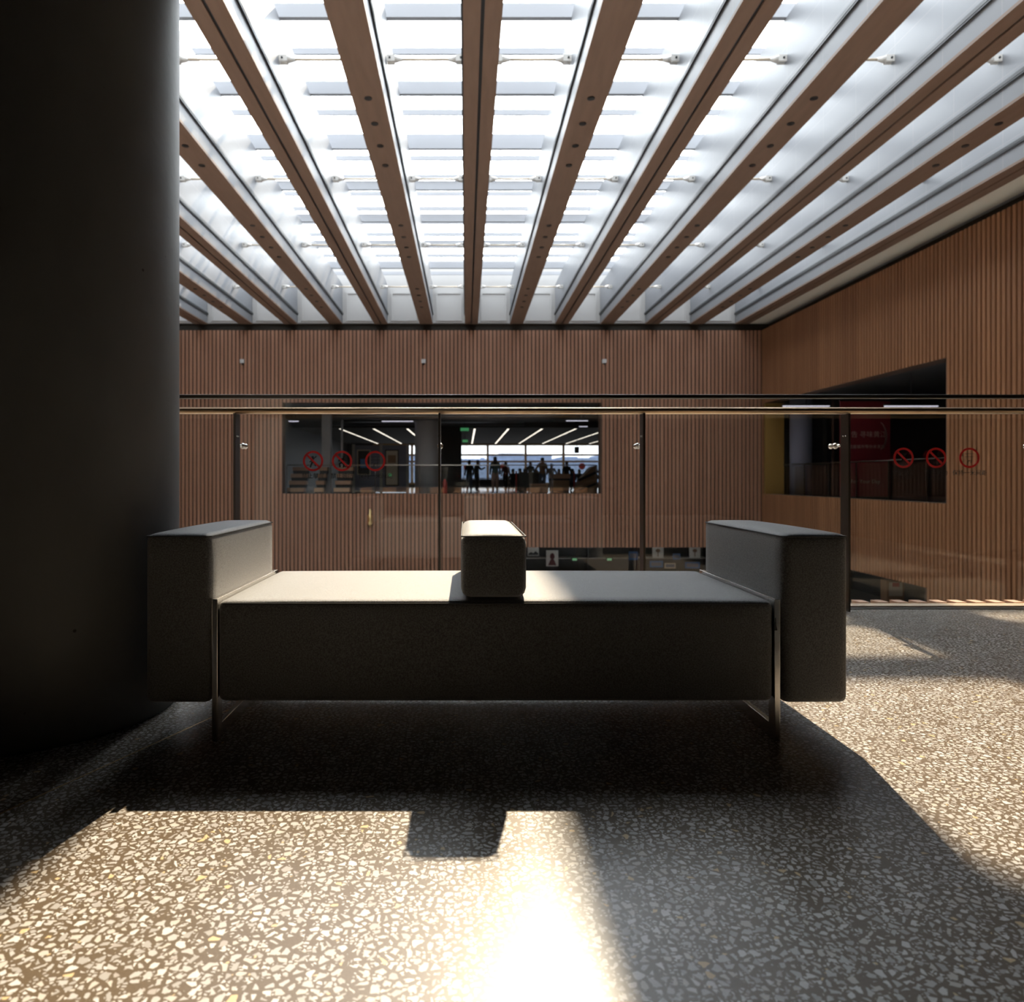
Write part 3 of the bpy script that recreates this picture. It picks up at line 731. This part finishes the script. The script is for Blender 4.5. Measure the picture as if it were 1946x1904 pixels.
# ------------------------------------------------------------------ people
def person(x, d, height, facing, pose, top, legs_c, label, hair_long=False):
    """one skinned body; local +y is the way the person faces before turning"""
    s = height/1.72
    P = {'pel': (0, 0, .93), 'spi': (0, 0, 1.12), 'che': (0, 0, 1.33), 'nec': (0, .0, 1.47), 'hea': (0, .02, 1.56), 'top': (0, .02, 1.66),
         'shl': (-.17, 0, 1.40), 'shr': (.17, 0, 1.40), 'ell': (-.23, -.02, 1.13), 'elr': (.23, -.02, 1.13), 'hal': (-.23, .06, .88), 'har': (.23, .06, .88),
         'hil': (-.09, 0, .88), 'hir': (.09, 0, .88), 'knl': (-.10, .03, .48), 'knr': (.10, .03, .48), 'anl': (-.10, 0, .09), 'anr': (.10, 0, .09), 'tol': (-.11, .15, .04), 'tor': (.11, .15, .04)}
    if pose == 'phone': P.update({'elr': (.25, .16, 1.20), 'har': (.20, .42, 1.33), 'nec': (0, .03, 1.46), 'hea': (0, .07, 1.54), 'top': (0, .08, 1.65)})
    if pose == 'walk': P.update({'knl': (-.1, .14, .49), 'anl': (-.1, .22, .09), 'tol': (-.1, .37, .06), 'knr': (.1, -.03, .48), 'anr': (.1, -.24, .12), 'tor': (.1, -.12, .04), 'hal': (-.22, -.12, .90), 'har': (.22, .2, .93)})
    if pose == 'reach': P.update({'elr': (.28, .12, 1.16), 'har': (.18, .33, 1.08), 'ell': (-.28, .12, 1.16), 'hal': (-.16, .33, 1.08)})
    if pose == 'hips': P.update({'ell': (-.36, -.06, 1.16), 'hal': (-.18, .03, 1.0)})
    if pose == 'sit':
        dz = -.46
        for k_ in ('pel', 'spi', 'che', 'nec', 'hea', 'top', 'shl', 'shr', 'hil', 'hir', 'ell', 'elr'): P[k_] = (P[k_][0], P[k_][1], P[k_][2]+dz)
        P.update({'knl': (-.12, .42, .48), 'knr': (.12, .42, .48), 'anl': (-.12, .44, .09), 'anr': (.12, .44, .09), 'tol': (-.12, .58, .04), 'tor': (.12, .58, .04), 'hal': (-.14, .28, .62), 'har': (.14, .28, .62), 'ell': (-.24, .06, .70), 'elr': (.24, .06, .70)})
    Rr = {'pel': .135, 'spi': .125, 'che': .15, 'nec': .055, 'hea': .092, 'top': .075, 'shl': .065, 'shr': .065, 'ell': .045, 'elr': .045, 'hal': .035, 'har': .035,
          'hil': .10, 'hir': .10, 'knl': .065, 'knr': .065, 'anl': .045, 'anr': .045, 'tol': .04, 'tor': .04}
    E = [('pel', 'spi'), ('spi', 'che'), ('che', 'nec'), ('nec', 'hea'), ('hea', 'top'), ('che', 'shl'), ('che', 'shr'), ('shl', 'ell'), ('shr', 'elr'), ('ell', 'hal'), ('elr', 'har'),
         ('pel', 'hil'), ('pel', 'hir'), ('hil', 'knl'), ('hir', 'knr'), ('knl', 'anl'), ('knr', 'anr'), ('anl', 'tol'), ('anr', 'tor')]
    ks = list(P); me = bpy.data.meshes.new('body')
    me.from_pydata([P[k_] for k_ in ks], [(ks.index(a), ks.index(b)) for a, b in E], [])
    o = bpy.data.objects.new('tmp', me); C.objects.link(o)
    sk = o.modifiers.new('skin', 'SKIN'); sk.use_smooth_shade = True
    for i, k_ in enumerate(ks):
        r = Rr[k_]*1.18; v = me.skin_vertices[0].data[i]; v.radius = (r, r*.8 if k_ in ('pel', 'spi', 'che') else r); v.use_root = (k_ == 'pel')
    sb = o.modifiers.new('sub', 'SUBSURF'); sb.levels = 1; sb.render_levels = 1
    dg = bpy.context.evaluated_depsgraph_get(); m2 = bpy.data.meshes.new_from_object(o.evaluated_get(dg)); bpy.data.objects.remove(o)
    m2.name = 'body'
    m2.materials.clear()
    for k_ in ('skin', top, legs_c, 'black'): m2.materials.append(MATS[k_])
    zn = P['nec'][2]-.01; hip = P['pel'][2]+.04
    for f in m2.polygons:
        c = f.center
        best = min(E, key=lambda ed: seg_d(c, Vector(P[ed[0]]), Vector(P[ed[1]])))
        if best[1] in ('hea', 'top'): f.material_index = 0
        elif best[1] in ('hal', 'har'): f.material_index = 0 if (c-Vector(P[best[1]])).length < .07 else 1
        elif best[1] in ('tol', 'tor'): f.material_index = 3
        elif best[1] in ('hil', 'hir', 'knl', 'knr', 'anl', 'anr'): f.material_index = 2
        else: f.material_index = 1
        f.use_smooth = True
    t = thing('person', (x, d, 0), label, 'person', None, facing); t.scale = (s, s, s)
    b = bpy.data.objects.new('body', m2); C.objects.link(b); b.parent = t
    zl = min(v.co.z for v in m2.vertices); b.location.z = -zl
    h = MB(); hc = Vector(P['top'])+Vector((0, -.015, -.01-zl))
    h.sphere(hc, .098, 14, (.95, 1.05, .95))
    if hair_long: h.sphere(hc+Vector((0, -.06, -.16)), .10, 12, (.95, .6, 1.9))
    h.build('hair', 'hair', t)
    return t
def seg_d(p, a, b):
    ab = b-a; u = max(0, min(1, (p-a).dot(ab)/ab.length_squared)); return (p-(a+ab*u)).length
mat('cloth_black', (.015, .016, .018), .8); mat('cloth_navy', (.05, .07, .11), .8); mat('cloth_teal', (.05, .09, .09), .8); mat('cloth_tan', (.30, .20, .16), .8)
mat('cloth_red', (.10, .02, .025), .8); mat('cloth_brown', (.22, .13, .08), .8); mat('cloth_grey', (.30, .28, .26), .8); mat('cloth_denim', (.06, .08, .12), .8)
def at(x, d): return (x-CX)/F*d
person(at(892, 38), 38, 1.71, .3, 'stand', 'cloth_black', 'cloth_denim', 'person in black top and grey-blue trousers standing at left of the far windows')
person(at(906, 38.4), 38.4, 1.72, -1.2, 'phone', 'cloth_black', 'cloth_black', 'person in black holding something up in front, second standing from left')
person(at(941, 34.5), 34.5, 1.78, .2, 'stand', 'cloth_teal', 'cloth_tan', 'long-haired person in dark top and tan trousers, nearest of the standing people', True)
person(at(961, 38), 38, 1.60, -.4, 'walk', 'cloth_red', 'cloth_black', 'person in dark red top and black trousers, right of the one in tan trousers')
person(at(1031, 35.1), 35.1, 1.75, .15, 'hips', 'cloth_brown', 'cloth_denim', 'tall person in brown jacket standing right of the black sofa')
person(at(1008, 42), 42, 1.70, 3.0, 'stand', 'cloth_black', 'cloth_black', 'dark person standing behind the black sofa')
person(at(1077, 38), 38, 1.61, 0, 'stand', 'cloth_black', 'cloth_black', 'person in black standing right of the wooden counter')
person(at(1048, 37.5), 37.5, 1.5, -.6, 'reach', 'cloth_grey', 'cloth_black', 'shorter person in pale grey top leaning at the wooden counter')
def stool(x, d, label):
    t = thing('stool', (x, d, 0), label, 'stool', 'dark stools of the far room')
    MB().cyl((0, 0, .20), (0, 0, .24), .19, n=20).build('seat', 'black', t)
    for a in range(4):
        c, s_ = math.cos(a*math.pi/2+.78), math.sin(a*math.pi/2+.78)
        MB().cyl((.13*c, .13*s_, .20), (.18*c, .18*s_, 0), .015, n=8).build('leg', 'black', t)
seated = [(852, 39, 'leftmost seated person in black near the red extinguisher'), (975, 41, 'seated person in black left of the black sofa'), (988, 39.5, 'seated person in black at the left end of the sofa'), (997, 41, 'seated person in black behind the left of the sofa'),
          (1018, 43, 'seated person in black between sofa and tall person in brown'), (1062, 42, 'seated person in black behind the wooden counter'), (1088, 41, 'seated person in black left of the slanting stair'), (1101, 43, 'seated person in black behind the stair foot'), (1116, 42, 'seated person in black behind the upper stair'), (1129, 40, 'rightmost seated person in black by the black cabinet')]
for i, (x, d, lab) in enumerate(seated):
    X = at(x, d); f = .25*math.sin(i*2.3)
    person(X, d, 1.74, f, 'sit', 'cloth_black' if i % 3 else 'cloth_navy', 'cloth_black', lab)
    stool(X, d, 'dark stool under the '+lab)

# ------------------------------------------------------------------ room seen through the right opening
QX1 = 20.5
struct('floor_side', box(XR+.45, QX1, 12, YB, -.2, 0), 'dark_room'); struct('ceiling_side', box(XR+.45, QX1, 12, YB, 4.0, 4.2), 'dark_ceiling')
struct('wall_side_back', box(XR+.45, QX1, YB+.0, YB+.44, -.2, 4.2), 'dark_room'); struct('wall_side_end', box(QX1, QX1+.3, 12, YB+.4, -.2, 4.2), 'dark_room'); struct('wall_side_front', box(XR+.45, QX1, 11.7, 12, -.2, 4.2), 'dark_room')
o = MB().lathe([(.40, 0), (.40, 4.0)], (0, 0, 0), 32).build('dark_round_column', 'partition'); o.location = (13.02, 27.6, 0); tag(o, 'dim round column inside the right-hand opening', 'column')
# red banner facing the hall
bx = 13.6
t = thing('red_banner', (bx, 22.6, 0), 'tall dark red banner with pale lettering inside the right-hand opening', 'banner')
xa, xb = px(1597, 0, 24.6)[0], px(1692, 0, 24.6)[0]
t.location = ((xa+xb)/2, 24.6, 0); w = (xb-xa)/2
box(-w, w, 0, .05, .1, 3.4).build('cloth', 'banner_red', t)
box(-w-.03, w+.03, -.01, .06, 3.4, 3.46).build('top_bar', 'black', t); box(-w, w, -.1, .15, 0, .1).build('foot', 'black', t)
text_obj('广告 寻味黄江', .235, 'pale_letter', t, (0, -.004, 2.24), name='headline'); text_obj('这座城市等你来发现', .14, 'pale_letter', t, (.05, -.004, 1.82), name='subtitle')
text_obj('欢迎您', .16, 'pale_letter', t, (.25, -.004, 3.10), name='small_heading'); text_obj('For Your Day', .18, 'pale_letter', t, (0, -.004, .62), name='footer')
q = MB()
for i in range(14):
    a0, a1 = -1.2+i*.17, -1.2+(i+1)*.17
    limb(q, [(.42+.30*math.cos(a0), 2.2+.5*math.sin(a0)), (.42+.30*math.cos(a1), 2.2+.5*math.sin(a1))], .05*math.sin(math.pi*(i+1)/15)+.01)
q.build('swoosh', 'pale_letter', t).location.y = -.004
for i, (x0, x1, d, lab) in enumerate(((1487, 1577, 25.5, 'pale tube light at the left of the right-hand opening'), (1680, 1783, 22.0, 'pale tube light at the right of the right-hand opening'))):
    X0, _, Z = px(x0, 771, d); X1 = px(x1, 771, d)[0]
    t = thing('tube_light', (X0, d, Z), lab, 'tube light', 'tube lights of the side room')
    box(0, X1-X0, -.05, .05, 0, .06).build('housing', 'dark_track', t); box(.02, X1-X0-.02, -.04, .04, -.03, 0).build('tube', 'tube_light', t)
    box((X1-X0)/2-.01, (X1-X0)/2+.01, -.01, .01, .06, 4.0-Z).build('hanger', 'dark_track', t)
far_rail('balcony_railing', (XR+.75, 28.3, 0), -math.pi/2, 10.6, 'slim glass balcony railing inside the right-hand opening', 'bronze_metal')

# ------------------------------------------------------------------ lower level displays
struct('wall_lower_back', box(XL, 21, 38, 38.3, ZL, -.2), 'dark_room'); struct('wall_lower_right', box(20.7, 21, 12, 38, ZL, -.2), 'dark_room')
struct('ceiling_lower', box(XL, 21, YB+.45, 38, -2.02, -1.9), 'dark_ceiling'); struct('ceiling_lower_side', box(XR+.45, 20.7, 12, YB+.45, -2.02, -1.9), 'dark_ceiling'); struct('wall_lower_front', box(XR+.45, 20.7, 11.7, 12, ZL, -.2), 'dark_room')
SD = 31.0
t = thing('display_shelf', (px(1170, 0, SD)[0], SD, ZL), 'long dark display shelf on the lower level behind the bench', 'shelf')
xa, xb = px(985, 0, SD)[0]-px(1170, 0, SD)[0], px(1345, 0, SD)[0]-px(1170, 0, SD)[0]
for z in (.02, .95, 1.78, 2.42, 3.05): box(xa, xb, .0, .45, z, z+.05).build('board', 'partition_frame', t)
for x in (xa, (xa+xb)/2-1.1, (xa+xb)/2+1.3, xb-.05): box(x, x+.05, 0, .45, 0, 3.1).build('upright', 'dark_room', t)
box(xa, xb, .45, .5, 0, 3.1).build('back_panel', 'dark_room', t)
items = [(1003, 1024, 1040, 1056, 'poster_white', 'grey picture on the lower shelf just right of the middle armrest', 'landscape'), (1038, 1061, 1046, 1076, 'poster_white', 'white portrait poster on the lower shelf right of the middle armrest', 'face'),
         (1240, 1261, 1040, 1060, 'poster_white', 'white picture board on the lower shelf right of the thick post', 'flower'), (1310, 1331, 1040, 1060, 'poster_white', 'white picture board on the lower shelf by the right armrest', 'flower'),
         (1279, 1293, 1052, 1063, 'screen_blue', 'small blue screen on the lower shelf between two white pictures', None), (1195, 1212, 1048, 1064, 'screen_blue', 'dark blue board on the lower shelf left of the thick post', None),
         (1235, 1260, 1066, 1078, 'screen_blue', 'blue book display on the lower row right of the thick post', None), (1263, 1284, 1070, 1080, 'poster_cream', 'cream card on the lower row between blue displays', None), (1302, 1330, 1068, 1080, 'screen_blue', 'blue book display on the lower row by the right armrest', None)]
for x0, x1, y0, y1, m_, lab, pic in items:
    X0, _, Z1 = px(x0, y0, SD-.06); X1, _, Z0 = px(x1, y1, SD-.06)
    t = thing('display_board', ((X0+X1)/2, SD-.06, Z0), lab, 'display board', 'display boards on the lower shelf'); w, hh = (X1-X0)/2, Z1-Z0
    box(-w, w, 0, .03, 0, hh).build('board', m_, t)
    q = MB()
    if pic == 'face': q.sphere((0, -.005, hh*.62), .15, 14, (.7, .06, 1)).prism([(-w*.7, .04), (w*.7, .04), (.08, hh*.42), (-.08, hh*.42)], -.006, 0, 'y')
    elif pic == 'landscape': q.prism([(-w*.9, .03), (w*.9, .03), (w*.9, hh*.3), (w*.4, hh*.55), (0, hh*.3), (-w*.4, hh*.45), (-w*.9, hh*.25)], -.006, 0, 'y')
    elif pic == 'flower': q.box(-.02, .02, -.006, 0, .05, hh*.6).sphere((0, -.004, hh*.68), .1, 12, (1, .05, .8))
    else: q.box(-w*.8, w*.8, -.006, 0, hh*.2, hh*.8)
    q.build('picture', {'face': 'cloth_red', 'landscape': 'dark_room', 'flower': 'cloth_brown', None: 'partition'}[pic], t)
for x, lab in ((1092, 'green exit sign on the lower level, left one'), (1158, 'green exit sign on the lower level, right one')):
    X, _, Z = px(x, 1063, SD-.1)
    t = thing('exit_sign', (X, SD-.1, Z), lab, 'exit sign', 'exit signs of the lower level'); box(-.14, .14, 0, .04, -.07, .07).build('housing', 'black', t); box(-.1, .1, -.004, 0, -.05, .05).build('face', 'exit_green', t)
X, _, Z = px(1702, 1119, 25)
t = thing('display_niche', (px(1702, 0, 25)[0], 25, ZL), 'tan display cabinet on the lower level behind the right railing', 'cabinet')
zt = px(0, 1103, 25)[2]-ZL
box(-.30, .30, 0, .4, 0, zt).build('body', 'counter_wood', t); box(-.24, .24, -.01, 0, zt-.55, zt-.06).build('front', 'poster_cream', t); box(-.12, .12, -.015, -.01, zt-.22, zt-.08).build('red_card', 'red_paint', t)
